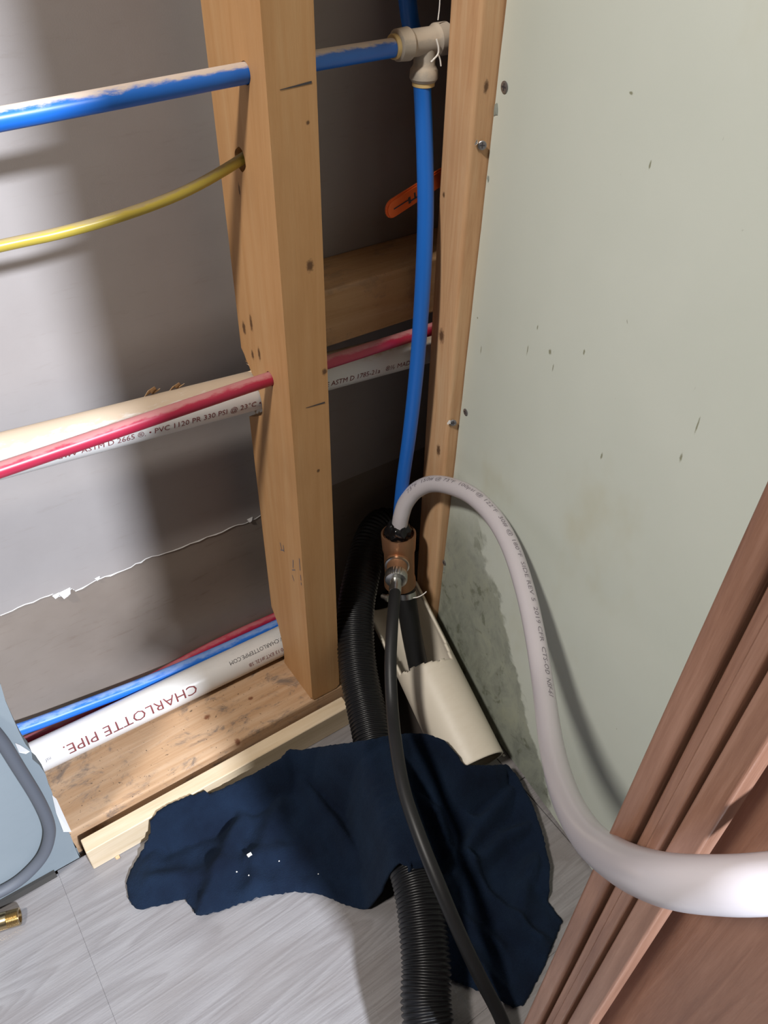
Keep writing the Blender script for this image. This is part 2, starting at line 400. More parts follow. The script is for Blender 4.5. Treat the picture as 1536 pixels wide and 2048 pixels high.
# dark edge strip under the left board
tag(obj('trim_1', box(-.75, -.3235, -.0165, -.0128, .0, .010), M['grime']), kind='structure')

# doorway jamb and casing at the viewer's right
dr = tag(empty('door_1', (0, 0, 0)), kind='structure')
PIV = Vector((-.085, -.4395, .60))
def prof(name, pts, m, z0=-.0, z1=2.1):
    bm = bmesh.new(); A = [bm.verts.new((x, y, z0)) for x, y in pts]; B = [bm.verts.new((x, y, z1)) for x, y in pts]
    for k in range(len(pts)): bm.faces.new((A[k], A[(k + 1) % len(pts)], B[(k + 1) % len(pts)], B[k]))
    bm.faces.new(A); bm.faces.new(B); o = obj(name, bm, m, dr); return smooth_angle(o, 25)
def arc(cx, cy, r, a0, a1, n=5): return [(cx + r * math.cos(math.radians(a0 + (a1 - a0) * k / n)), cy + r * math.sin(math.radians(a0 + (a1 - a0) * k / n))) for k in range(n + 1)]
prof('stop_strip', [(-.044, -.437)] + arc(-.0800, -.4400, .0030, 90, 180) + arc(-.0800, -.4445, .0030, 180, 255) + [(-.070, -.4478), (-.044, -.4480)], M['oak'])
prof('bead_strip', [(-.044, -.4484), (-.072, -.4497)] + arc(-.0805, -.4515, .0018, 100, 190) + [(-.0832, -.4540), (-.0850, -.4550)] + arc(-.0848, -.4588, .0016, 180, 250) + [(-.076, -.4612), (-.044, -.4612)], M['oak'])
prof('casing_board', [(-.0740, -.4616), (-.0845, -.4622)] + arc(-.0862, -.4642, .0016, 110, 190) + arc(-.0862, -.4718, .0016, 180, 260) + [(-.0740, -.4734)], M['oak'])
prof('shade_recess_slab', [(-.0435, -.440), (-.0435, -.5300), (-.0425, -.5315), (-.0435, -.5330), (-.0435, -.62), (-.020, -.62), (-.020, -.440)], M['oak'])  # invented recess: slab set back so the casing throws shade on it
dr.rotation_euler = (math.radians(1.03), 0, 0)
dr.location = PIV - Matrix.Rotation(math.radians(1.03), 3, 'X') @ PIV
tag(obj('wall_front', box(-.028, .62, -.60, -.47, .0, 2.3), M['paint']), kind='structure')

# ================================================================== LUMBER
def stud_profile():
    # side outline (y,z) with the pipe notches at the back
    z1 = 2.28; o = [(0, .0385), (0, z1), (.089, z1), (.089, .482)]
    nt = [(.089, .478), (.084, .474), (.081, .469), (.077, .466), (.073, .461), (.069, .458), (.064, .452), (.060, .446), (.0575, .440), (.0565, .434), (.0572, .428), (.0585, .423), (.061, .419), (.066, .416), (.074, .411), (.089, .402)]
    o += [(y + random.uniform(-.0006, .0006) if y < .088 else y, z) for y, z in nt]
    o += [(.089, .125), (.082, .115), (.076, .105), (.072, .090), (.069, .075), (.0675, .062), (.068, .050), (.070, .0385)]
    return o
ST = sheet('wall_stud', stud_profile(), [circ(.0294, .7165, .0074, 24), circ(.051, .6545, .0085, 20, .0006), circ(.035, .4735, .0068, 24)],
           lambda y, z: Vector((0, y, z)), Vector((.038, 0, 0)), M['stud'])
bm = bmesh.new(); bm.from_mesh(ST.data)
ed = [e for e in bm.edges if all(abs(v.co.y) < 1e-5 for v in e.verts) and abs(e.verts[0].co.x - e.verts[1].co.x) < 1e-5]
bmesh.ops.bevel(bm, geom=ed, offset=.0045, segments=4, affect='EDGES', profile=.5); bm.to_mesh(ST.data); bm.free(); smooth_angle(ST, 30)
tag(ST, 'tan pine wall stud drilled and notched for blue, yellow, red and white pipes', 'stud')
for (a, b, y0) in (((560, 180), (624, 164), 0), ((612, 816), (655, 803), 0)):
    A = at(*a, 'Y', -.0003); B = at(*b, 'Y', -.0003); d = (B - A); u = Vector((0, 0, 1))
    A.x = max(A.x, .005); B.x = min(B.x, .034)
    bm = bmesh.new(); w = .0008; bm.faces.new([bm.verts.new(q) for q in (A - u * w * .3, B - u * w, B + u * w, A + u * w * .3)]); obj('pencil_mark', bm, M['blackink'], ST)
# faint stamp strokes low on the stud's side
for (x, y, dx, dy) in ((586, 1120, 0, 16), (590, 1140, -6, 0), (584, 1150, 4, 12), (560, 1085, 3, 14), (566, 1090, 2, 14), (561, 1100, 7, 1), (618, 1140, -2, 20), (616, 1168, 3, 14), (617, 1183, -6, -2)):
    A = at(x, y, 'X', -.0003); B = at(x + dx, y + dy, 'X', -.0003)
    if A.y < .005: A.y = B.y = .0055
    d = (B - A).normalized(); n_ = Vector((1, 0, 0)).cross(d) * .0006
    bm = bmesh.new(); bm.faces.new([bm.verts.new(q) for q in (A - n_, B - n_, B + n_, A + n_)]); obj('stamp_stroke', bm, M['greyink'], ST)
# splinters round the notch
for k in range(16):
    t = random.random(); y = .058 + .026 * t; z = (.446 + .028 * t) if k % 2 else (.421 - .008 * t)
    p = Vector((random.uniform(-.001, .003), y, z)); d = Vector((random.uniform(-1, -.2), random.uniform(-.2, .8), random.uniform(-1, .6))).normalized() * random.uniform(.002, .005)
    bm = bmesh.new(); w = Vector((0, .0006, .0006)); vs = [bm.verts.new(q) for q in (p - w, p + w, p + d)]; bm.faces.new(vs); obj('splinter', bm, M['lath'], ST)

cs = box(.178, .262, 0, .038, 0, 2.28)
bmesh.ops.bevel(cs, geom=[e for e in cs.edges if abs(e.verts[0].co.z - e.verts[1].co.z) > 1 and e.verts[0].co.x < .18], offset=.004, segments=4, affect='EDGES', profile=.5)
CS = smooth_angle(obj('corner_stud', cs, M['corner']), 30)
tag(CS, 'light spruce corner stud with knots standing against the green board edge', 'stud')

pl = box(-.75, .052, 0, .0885, -.0085, .038)
bmesh.ops.bevel(pl, geom=[e for e in pl.edges if abs(e.verts[0].co.x - e.verts[1].co.x) > .5], offset=.0035, segments=3, affect='EDGES', profile=.5)
PL = smooth_angle(obj('bottom_plate', pl, M['plate']), 30)
tag(PL, 'stained mouldy bottom plate board lying under the drilled stud', 'plate')
bl = box(.040, .262, .074, WALLY - .0008, .4596, .5185, .002, 2)
tag(obj('blocking_board', bl, M['block']), 'dusty horizontal blocking board between the studs above the red pipe', 'board')
la = box(-.289, .033, -.0305, -.0130, .0003, .037, .0008, 1)
tag(obj('wood_strip', la, M['lath']), 'pale new wood strip lying on the floor along the bottom plate', 'board')

# ================================================================== PIPES
def line(a, b, n=24): a = Vector(a); b = Vector(b); return [a.lerp(b, k / n) for k in range(n + 1)]
P1 = tube('cold_water_pipe', resample(catmull([(-.48, .030, .703), (-.16, .0296, .7115), (0, .0294, .7165), (.06, .038, .7155), (.137, .053, .7125)], 8), .008), .0068, M['blue'], seg=28)
tag(P1, 'dusty blue plastic pipe passing through the upper hole of the stud into the tee', 'pipe')
RV = catmull([at(844, 165, 'Y', .054), at(847, 230, 'Y', .050), at(850, 320, 'Y', .042), at(851, 430, 'Y', .032), at(846, 560, 'Y', .024), at(835, 720, 'Y', .022), at(820, 860, 'Y', .023), at(806, 960, 'Y', .029), at(798, 1035, 'Y', .035)], 8)
P2 = tube('riser_pipe', resample(RV, .008), .0072, M['bluev'], seg=28)
tag(P2, 'long vertical blue plastic pipe hanging from the tee in front of the corner stud', 'pipe')
# tee
TE = empty('pipe_tee', (.15, .0294, .7185)); tag(TE, 'dust-covered grey plastic push-fit tee joining the blue pipes', 'fitting')
TE.location = (0, 0, 0)
ty, tz = .054, .7135; tx = at(848, 140, 'Y', .054).x; t0 = at(784, 100, 'Y', .054).x
lathe('tee_body', (t0 + .0035, ty, tz), (1, 0, 0), [(0, .0095), (.001, .0112), (.011, .0118), (.0125, .0108), (.014, .0098), (.034, .0098), (.0365, .0108), (.038, .0118), (.048, .0118), (.049, .0108)], M['tee'], TE)
lathe('tee_branch', (tx, ty, tz - .002), (0, 0, -1), [(0, .0085), (.014, .0088), (.016, .0098), (.018, .0112), (.024, .0116), (.0255, .0105), (.0265, .0098)], M['tee'], TE)
lathe('collar', (t0, ty, tz - .0006), (1, 0, 0), [(0, .0082), (.0004, .0088), (.0036, .0088), (.004, .0082)], M['collar'], TE)
lathe('collar', (tx, ty, tz - .0280), (0, 0, -1), [(0, .0085), (.0005, .0092), (.0035, .0092), (.004, .0082)], M['collar'], TE)
gs = [at(873, 78, 'Y', .041), at(877, 95, 'Y', .040), at(876, 108, 'Y', .040), at(868, 118, 'Y', .040), at(862, 124, 'Y', .041)]
tube('glue_strand', catmull(gs, 5), .0007, M['chip'], TE, 8)
tube('glue_strand', catmull([at(876, 108, 'Y', .040), at(880, 118, 'Y', .040), at(882, 132, 'Y', .040)], 5), .0006, M['chip'], TE, 8)
tube('glue_strand', catmull([at(876, 40, 'Y', .05), at(879, 15, 'Y', .05), at(881, -25, 'Y', .05)], 5), .0005, M['chip'], TE, 8)
# pipe above, behind the tee
P3 = tube('cold_water_pipe', catmull([at(930, 76, 'Y', .1), at(880, 84, 'Y', .1), at(848, 82, 'Y', .1), at(828, 66, 'Y', .1), at(821, 45, 'Y', .1), at(815, 0, 'Y', .1), at(808, -80, 'Y', .1), at(795, -300, 'Y', .1)], 8), .0075, M['bluev'], seg=24)
tag(P3, 'blue pipe rising in the dark cavity behind the tee', 'pipe')
# orange lever valve
VA = empty('ball_valve', (0, 0, 0)); tag(VA, 'valve with an orange lever handle behind the vertical blue pipe', 'valve')
a, b = at(768, 424, 'Y', .060), at(985, 285, 'Y', .082)
d = (b - a).normalized(); up = Vector((0, 0, 1)); up = (up - d * up.dot(d)).normalized(); ou = d.cross(up)
bm = bmesh.new(); L = (b - a).length; outl = [(L * 1.0, -.0075), (L, .0075)] + [(.0085 * (1 - math.sin(math.pi * k / 10)) - .0, .0085 * math.cos(math.pi * k / 10)) for k in range(11)]
vs = [bm.verts.new(a + d * s + up * h) for s, h in outl]; bm.faces.new(vs)
ex = bmesh.ops.extrude_face_region(bm, geom=bm.faces[:])
for v in ex['geom']:
    if isinstance(v, bmesh.types.BMVert): v.co += ou * .004
bmesh.ops.bevel(bm, geom=bm.edges[:], offset=.0012, segments=2, affect='EDGES')
hd = smooth_angle(obj('lever_handle', bm, M['orange'], VA), 30)
fr = -1 if ou.y > 0 else 1
off = ou * (-.0003 if ou.y > 0 else .0043)
for (s0, s1, h0, h1) in ((.008, .026, -.0006, .0006), (.026, .029, -.004, .002), (.029, .040, -.003, -.0015), (.0335, .0355, -.003, .003)):
    bm = bmesh.new(); bm.faces.new([bm.verts.new(a + d * s + up * h + off) for s, h in ((s0, h0), (s1, h0), (s1, h1), (s0, h1))]); obj('lever_mark', bm, M['blackink'], hd)
lathe('valve_stem', b - d * .004 + ou * .002, (0, 1, 0), [(0, .004), (.02, .004)], M['brass'], VA, 16)
lathe('valve_body', Vector((b.x, b.y + .02, b.z - .03)), (0, 0, 1), [(0, .009), (.012, .009), (.016, .013), (.044, .013), (.048, .009), (.06, .009)], M['brass'], VA, 24)
# upper PVC drain
A, B = Vector((-.50, .079, .4775)), Vector((.30, .078, .4125)); RP = .0184
PV = tube('drain_pipe', line(A, B), RP, M['pvc'], seg=48); tag(PV, 'dusty white PVC pipe with red printing behind the red pipe at mid height', 'pipe')
def s_at(A, B, x): return (x - A.x) / ((B - A).normalized().x)
for tx_, x0_, x1_ in (('Sch 40 NSF\u00ae-dwv', -40, 150), ('ASTM D 2665 \u00ae. \u2022 PVC 1120 PR 330 PSI @ 23\u00b0C \u2022', 158, 522), ('E ASTM D 1785-21a   \u00ae\u00bd MADE', 652, 828)):
    f0 = at(x0_, 925 - .26 * x0_, 'Y', .0600).x; f1 = at(x1_, 925 - .26 * x1_, 'Y', .0600).x
    text_on_pipe('printing', tx_, .0082, A, B, RP, s_at(A, B, f0), math.radians(98), False, M['ink'], PV, 1, f1 - f0)
# lower PVC
A, B = Vector((-.50, .0970, .058)), Vector((.046, .0865, .058)); RP2 = .0184
PV2 = tube('drain_pipe', line(A, B), RP2, M['pvclow'], seg=48); tag(PV2, 'bright white PVC pipe with upside-down lettering lying behind the bottom plate', 'pipe')
text_on_pipe('printing', 'CHARLOTTE PIPE.', .0170, A, B, RP2, s_at(A, B, -.112), math.radians(62), True, M['ink'], PV2, 1.16)
text_on_pipe('printing', 'WWW.CHARLOTTEPIPE.COM', .0070, A, B, RP2, s_at(A, B, .022), math.radians(32), True, M['blackink'], PV2, .95)
text_on_pipe('printing', '23 00:13 EXT.#12L SB', .0070, A, B, RP2, s_at(A, B, .012), math.radians(72), True, M['ink'], PV2, .9)
text_on_pipe('printing', 'nsf', .006, A, B, RP2, s_at(A, B, -.283), math.radians(62), True, M['greyink'], PV2, .9)
# red pipes
R1 = tube('hot_water_pipe', resample(catmull([(-.48, .030, .475), (-.23, .031, .4755), (0, .035, .4735), (.06, .0365, .4695), (.17, .0475, .460), (.26, .0500, .456)], 8), .01), .0062, M['red'], seg=24)
tag(R1, 'crimson plastic pipe running in front of the white PVC pipe through the stud', 'pipe')
B1 = tube('cold_water_pipe', resample(catmull([at(-120, 1508, 'Y', .1150), at(45, 1457, 'Y', .1150), at(170, 1411, 'Y', .1150), at(300, 1361, 'Y', .1150), at(430, 1306, 'Y', .1150), at(556, 1249, 'Y', .1150), at(640, 1212, 'Y', .1150)], 6), .01), .0071, M['bluelow'], seg=24)
tag(B1, 'light blue plastic pipe running low behind the bright white lettered pipe', 'pipe')
R2 = tube('hot_water_pipe', resample(catmull([at(-80, 1545, 'Y', .1278), at(60, 1478, 'Y', .1278), at(150, 1440, 'Y', .1278), at(300, 1358, 'Y', .1278), at(430, 1289, 'Y', .1278), at(552, 1233, 'Y', .1278), at(640, 1195, 'Y', .1278)], 6), .01), .0058, M['redlow'], seg=20)
tag(R2, 'red plastic pipe half hidden behind the low blue pipe', 'pipe')
Y1 = tube('yellow_tube', resample(catmull([(-.45, .050, .634), (-.30, .050, .630), at(0, 492, 'Y', .05), at(120, 466, 'Y', .05), at(250, 429, 'Y', .05), at(370, 383, 'Y', .05), (0, .051, .654), (.03, .052, .668), (.06, .06, .682)], 8), .008), .0040, M['yellow'], seg=20)
tag(Y1, 'thin yellow plastic tube curving up into a hole in the stud', 'tube')
# grey tube drooping over the pale blue board
gp = [(-120, 1390), (-40, 1440), (0, 1478), (40, 1540), (75, 1597), (95, 1640), (99, 1670), (88, 1707), (62, 1740), (25, 1770), (-30, 1797), (-120, 1830)]
GT = tube('grey_tube', resample(catmull([at(x, y, 'Y', -.0127 - .0062) for x, y in gp], 8), .004), .0058, M['greytube'], seg=20)
tag(GT, 'dull grey flexible tube looped against the pale blue wall board', 'tube')

# ================================================================== STANDPIPE, HOSES
# cream pipe, split open at its top
Lo, Up = Vector((.106, -.178, .0385)), Vector((.1395, .036, .108)); ax = (Up - Lo).normalized(); LEN = (Up - Lo).length; RC = .0365
vv = (CAM_LOC - (Lo + Up) / 2); e1 = (vv - ax * vv.dot(ax)).normalized(); e2 = ax.cross(e1)
bm = bmesh.new(); NS, NA = 120, 72; gv = {}
def cutlim(s):                                       # half-angle removed at length s
    if s < .122: return 0
    return math.radians(58 + 12 * min(1, (s - .122) / .03))
for i in range(NS + 1):
    s = LEN * i / NS
    for k in range(NA):
        a = 2 * math.pi * k / NA; gv[i, k] = bm.verts.new(Lo + ax * s + (e1 * math.cos(a) + e2 * math.sin(a)) * RC)
for i in range(NS):
    s = LEN * (i + .5) / NS
    for k in range(NA):
        a = 2 * math.pi * (k + .5) / NA; a = min(a, 2 * math.pi - a)
        lim = cutlim(s + .004 * noise.noise(Vector((k * .35, 2, 0))) + .0012 * noise.noise(Vector((k * 1.3, 7, 0))) + .006 * math.sin(2 * math.pi * (k + .5) / NA))
        if a < lim: continue
        bm.faces.new((gv[i, k], gv[i, (k + 1) % NA], gv[i + 1, (k + 1) % NA], gv[i + 1, k]))
for v in [v for v in bm.verts if not v.link_faces]: bm.verts.remove(v)
CP = obj('standpipe', bm, M['cream']); so = CP.modifiers.new('wall', 'SOLIDIFY'); so.thickness = .003; so.offset = -1
smooth_angle(CP, 40); tag(CP, 'wide cream plastic pipe split open at the top leaning beside the green wall', 'pipe')
BPp = [dp(808, 1160, .968), dp(813, 1200, .975), dp(822, 1260, .985), dp(836, 1330, .995), dp(852, 1390, 1.0)]
BP = tube('drain_tube', resample(catmull(BPp, 6), .006), .0122, M['rubber'], seg=24); tag(BP, 'matt black tube going down inside the split cream pipe', 'tube')

# corrugated hose
CH = catmull([dp(815, 1110, 1.035), dp(795, 1066, 1.035), dp(768, 1050, 1.025), dp(744, 1078, 1.008), dp(724, 1150, .985), dp(711, 1230, .962), dp(715, 1330, .937), dp(735, 1430, .908), dp(765, 1560, .862), dp(803, 1680, .805), dp(835, 1780, .770), dp(852, 1920, .735), dp(857, 2048, .708), Vector((-.128, -.45, .030)), Vector((-.165, -.60, .0245)), Vector((-.20, -.80, .0245))], 10)
CHP = resample(CH, .0011)
def corr(i):
    k = i % 4
    return (.0214, .0222, .0214, .0196)[k] * (1 + .045 * min(1, max(0, (i / len(CHP) - .3) / .3)))
HO = obj('corrugated_hose', tube_bm(CHP, corr, 28, Vector((1, 0, 0))), M['black'], smooth=True)
tag(HO, 'thick black corrugated drain hose coming out from under the navy towel', 'hose')

# copper tee on the drain tube
CT = empty('copper_tee', (0, 0, 0)); tag(CT, 'tarnished copper tee with black sealing tape at the lower end of the blue riser', 'fitting')
c0 = dp(797, 1066, .925); c1 = dp(800, 1168, .968); axc = (c1 - c0).normalized(); LC = (c1 - c0).length
bm = lathe_bm(c0, axc, [(.005, .0165), (.0, .0182), (.0, .0200), (.004, .0200), (.022, .0192), (.027, .0178), (LC - .014, .0175), (LC - .008, .0188), (LC, .0188), (LC, .0150)], 40)
smooth_angle(obj('tee_body', bm, M['copper'], CT), 30)
b0 = dp(796, 1112, .935); b1 = dp(790, 1182, .893); axb = (b1 - b0).normalized(); LB = (b1 - b0).length
lathe('tee_branch', b0, axb, [(0, .0125), (LB * .30, .0125), (LB * .33, .0115), (LB * .62, .0115)], M['copper'], CT)
lathe('washer', b0 + axb * LB * .26, axb, [(0, .0125), (.0004, .0140), (.0026, .0140), (.0030, .0125)], M['steel'], CT)
# taped top
bm = bmesh.new(); bmesh.ops.create_icosphere(bm, subdivisions=4, radius=1)
for v in bm.verts:
    q = v.co.copy(); f = 1 + .22 * noise.noise(q * 2.3) + .10 * noise.noise(q * 6); s = (1 - .25 * max(0, q.z))
    v.co = c0 - axc * .004 + Vector((q.x * .0150 * f * s, q.y * .0145 * f * s, q.z * .0165 * f))
obj('tape_wrap', bm, M['tape'], CT, True)
# milky hose
HP = [dp(799, 1052, .918), dp(803, 1030, .908), dp(812, 1005, .898), dp(832, 981, .885), dp(862, 968, .868), dp(900, 972, .845), dp(945, 992, .818), dp(988, 1035, .792), dp(1022, 1095, .768), dp(1050, 1180, .74), dp(1070, 1270, .712), dp(1086, 1370, .672), dp(1103, 1490, .59), dp(1128, 1585, .505), dp(1170, 1665, .42), dp(1230, 1718, .345), dp(1320, 1757, .285), dp(1440, 1770, .258), dp(1560, 1765, .248), dp(1700, 1745, .242), dp(1900, 1700, .24)]
HPS = resample(catmull(HP, 8), .0035); RH = .0091
WH = tube('poly_hose', HPS, RH, M['hose'], seg=32, ref=Vector((1, 0, 0))); tag(WH, 'milky white flexible hose arching from the copper tee across the green wall', 'hose')
# small grey print along the hose
def text_on_curve(s, size, pts, r, s0, side_px, m, parent, sx=1.0):
    bm = text_mesh(s, size, sx, 2); F = frames(pts); L = [0]
    for a, b in zip(pts, pts[1:]): L.append(L[-1] + (b - a).length)
    for v in bm.verts:
        ss = min(max(s0 + v.co.x, 0), L[-1] - 1e-6); j = max(i for i in range(len(L)) if L[i] <= ss)
        j = min(j, len(pts) - 2); t = (ss - L[j]) / (L[j + 1] - L[j]); p = pts[j].lerp(pts[j + 1], t); tg = (pts[j + 1] - pts[j]).normalized()
        w = (CAM_LOC - p); w = (w - tg * w.dot(tg)).normalized(); h = tg.cross(w)     # h: across the hose as first seen
        ang = side_px + (v.co.y - size * .35) / r
        v.co = p + (w * math.cos(ang) - h * math.sin(ang)) * (r + .0002)
    return obj('printing', bm, m, parent)
text_on_curve('73\u00b0F  150# @ 73\u00b0F  100psi @ 122\u00b0F  30# @ 180\u00b0F  SIDE REV 5  2019 CFR  CTS-OD  NSF-61', .0058, HPS, RH, .050, .62, M['greyink'], WH, 1.55)

# black rubber hose with its coupling
RHP = [dp(790, 1184, .891), dp(788, 1206, .880), dp(784, 1260, .86), dp(781, 1330, .843), dp(784, 1410, .828), dp(792, 1490, .795), dp(808, 1580, .762), dp(838, 1670, .738), dp(878, 1770, .722), dp(918, 1865, .717), dp(958, 1950, .717), dp(1003, 2040, .725), Vector((-.040, -.412, .012)), Vector((-.092, -.445, .0075)), Vector((-.112, -.52, .0068)), Vector((-.13, -.80, .0068))]
RT = empty('rubber_hose', (0, 0, 0)); tag(RT, 'slim black rubber hose with a silver coupling running down over the towel', 'hose')
tube('hose', resample(catmull(RHP, 8), .005), lambda i: .0064, M['rubber'], RT, 24, Vector((1, 0, 0)))
kn = lambda k: 1 + (.03 if k % 2 else 0)
lathe('coupling', b0 + axb * LB * .50, axb, [(0, .0105), (.001, .0120), (.002, .0124), (.0105, .0124), (.0120, .0116), (.013, .0075)], M['steel'], RT, 64, kn)
lathe('ferrule', b0 + axb * (LB * .50 + .0125), axb, [(0, .0064), (.008, .0060), (.009, .0069), (.018, .0069), (.019, .0060)], M['steel'], RT)
# curl of fibre and clamp screw below the fitting
FB = tube('fibre_curl', catmull([dp(826, 1196, .93), dp(836, 1194, .93), dp(846, 1189, .93), dp(853, 1183, .93)], 5), .0006, M['chip'], seg=8); tag(FB, 'fine pale fibre curling out below the copper tee', 'fibre')
CL = empty('hose_clamp', (0, 0, 0)); tag(CL, 'small steel hose clamp on the black tube under the copper tee', 'clamp')
q = BPp[0].lerp(BPp[1], .55); qa = (BPp[1] - BPp[0]).normalized()
lathe('band', q, qa, [(0, .0116), (0, .0128), (.007, .0128), (.007, .0116)], M['steel'], CL)
lathe('clamp_screw', dp(764, 1192, .955), Vector((.4, -1, .2)), [(0, .003), (.006, .003), (.007, .0045), (.010, .0045)], M['steel'], CL, 16)

# brass nipple on the floor
a = at(-60, 1862, 'Z', .0085); b = at(40, 1832, 'Z', .0085); d = (b - a).normalized(); L = (b - a).length
pr = [(0, .0068), (0, .0084)]; s = 0
for k in range(int(L / .0012)): pr += [(k * .0012 + .0003, .0086), (k * .0012 + .0009, .0079 if k * .0012 > L * .72 else .0085)]
pr += [(L, .0082), (L, .0062), (L - .006, .006)]
NP = lathe('pipe_nipple', a, d, pr, M['brass'], None, 36); tag(NP, 'short shiny brass threaded nipple lying on the floor by the blue board', 'fitting')

# ================================================================== SCREWS, DEBRIS
def screw(px, normal, r, label, onp):
    p = onp; bm = bmesh.new(); nrm = Vector(normal).normalized()
    lathe_bm(p - nrm * .004, nrm, [(0, .0012), (.0028, .0014), (.0044, r), (.0049, r), (.0052, r * .86)], 20, bm)
    o = smooth_angle(obj('drywall_screw', bm, M['screw']), 30)
    t = nrm.cross(Vector((0, 0, 1))).normalized(); u = nrm.cross(t)
    for (c, s) in ((t, u), (u, t)):
        bm = bmesh.new(); w = r * .16; l = r * .62; z = nrm * .00125
        bm.faces.new([bm.verts.new(p + z + c * x + s * y) for x, y in ((-l, -w), (l, -w), (l, w), (-l, w))]); obj('cross_slot', bm, M['blackink'], o)
    return tag(o, label, 'screw', 'drywall screws along the green board edge')
gn = Vector((-1, .11, .02))
for x, y, r, lab in ((1010, 174, .0044, 'dark screw head at the top of the green board edge, beside the torn paper'), (932, 824, .0037, 'dark screw head in the green board level with the lower knot of the corner stud'), (889, 1125, .0036, 'dark screw head in the green board just above the wet dark stain')):
    screw((x, y), gn, r, lab, at_green(x, y))
for x, y, lab in ((966, 290, 'screw driven through the broken board edge into the upper corner stud'), (906, 845, 'screw in the splintered board edge beside the lower knot of the corner stud')):
    p = at(x, y, 'Y', -.0015); p.x = min(p.x, .189); o = screw((x, y), (-.5, -.8, .1), .0036, lab, p)
    bm = bmesh.new(); c = p + Vector((-.006, .0008, .003)); 
    for k in range(7):
        d = Vector((random.uniform(-1, .6), random.uniform(-1, -.2), random.uniform(-.6, 1))).normalized() * .0035; w = Vector((.0012, 0, .0014))
        bm.faces.new([bm.verts.new(q) for q in (c - w, c + w, c + d)])
    obj('ripped_paper', bm, M['tornedge'], o)

def shaving(P, r, label, turns=1.2):
    pts = [P + Vector((.010 * t, -.001 + r * math.cos(6.28 * turns * t) * .6, r + r * math.sin(6.28 * turns * t - 1.57))) for t in [k / 24 for k in range(25)]]
    bm = bmesh.new(); w = Vector((.0030, .0012, 0)); R = [(bm.verts.new(p - w), bm.verts.new(p + w)) for p in pts]
    for (a, b), (c, d) in zip(R, R[1:]): bm.faces.new((a, b, d, c))
    o = obj('wood_shaving', bm, M['shaving']); so = o.modifiers.new('t', 'SOLIDIFY'); so.thickness = .0004
    return tag(o, label, 'wood shaving', 'shavings on the upper white pipe')
for x, y, r, lab in ((292, 783, .0042, 'larger curled wood shaving lying on top of the dusty white pipe'), (340, 766, .003, 'small curled wood shaving nearest the stud on the dusty white pipe')):
    p = at(x, y, 'Y', .088); t = (p.x + .5) / .8; p.z = .4775 - .065 * t + .0158; shaving(p, r, lab)
def chip(P, s, m, label, cat='debris', group=None):
    bm = bmesh.new(); bmesh.ops.create_cube(bm, size=1)
    for v in bm.verts: v.co = P + Vector((v.co.x * s * random.uniform(.6, 1.3), v.co.y * s * random.uniform(.5, 1.1), v.co.z * s * .5 * random.uniform(.6, 1.2) + s * .25))
    return tag(obj('plaster_chip', bm, m), label, cat, group)
chip(at(236, 1716, 'Z', 0), .005, M['shaving'], 'crumb of tan debris on the floor before the pale wood strip')
chip(at(967, 1464, 'Z', 0), .005, M['chip'], 'white plaster crumb on the floor between cream pipe and green wall')
chip(at(1008, 1512, 'Z', 0), .003, M['chip'], 'tiny plaster crumb on the floor by the foot of the green wall')

# ================================================================== TOWEL
out = [(321, 1634, .026), (300, 1684, .012), (266, 1719, .010), (251, 1762, .008), (258, 1801, .006), (274, 1821, .005), (320, 1808, .006), (368, 1794, .008), (382, 1815, .006), (395, 1833, .006), (407, 1833, .005), (470, 1810, .006), (528, 1790, .008), (587, 1780, .008), (625, 1783, .008), (661, 1794, .008), (708, 1813, .007), (762, 1825, .007), (790, 1812, .012),
       (850, 1850, .012), (880, 1900, .012), (893, 1952, .010), (912, 1961, .008), (975, 1987, .008), (1026, 2015, .006), (1048, 2009, .006), (1090, 1930, .008), (1127, 1836, .010), (1098, 1794, .014), (1100, 1731, .020), (1086, 1669, .022), (1066, 1610, .024), (1032, 1548, .030), (1014, 1528, .036), (983, 1530, .062), (928, 1530, .079), (912, 1505, .084), (889, 1481, .088), (858, 1468, .090), (815, 1466, .090), (770, 1472, .112), (733, 1480, .118), (690, 1486, .095), (640, 1493, .060), (600, 1500, .046), (578, 1497, .044), (562, 1516, .043), (520, 1540, .036), (460, 1570, .032), (390, 1600, .030), (348, 1616, .028)]
OUT = [at(x, y, 'Z', z) for x, y, z in out]
def inside(x, y):
    c = False; n = len(OUT); j = n - 1
    for i in range(n):
        a, b = OUT[i], OUT[j]
        if (a.y > y) != (b.y > y) and x < (b.x - a.x) * (y - a.y) / (b.y - a.y) + a.x: c = not c
        j = i
    return c
def seg_d(x, y, A, B):
    dx, dy = B[0] - A[0], B[1] - A[1]; t = max(0, min(1, ((x - A[0]) * dx + (y - A[1]) * dy) / (dx * dx + dy * dy + 1e-12))); return math.hypot(x - A[0] - dx * t, y - A[1] - dy * t)
HX = [p for p in CHP[::12] if p.y < .02]
emerge = dp(832, 1752, .778); IE = min(range(len(HX)), key=lambda i: (HX[i] - emerge).length)
def poly(pts): return [at(x, y, 'Z', z) for x, y, z in pts]
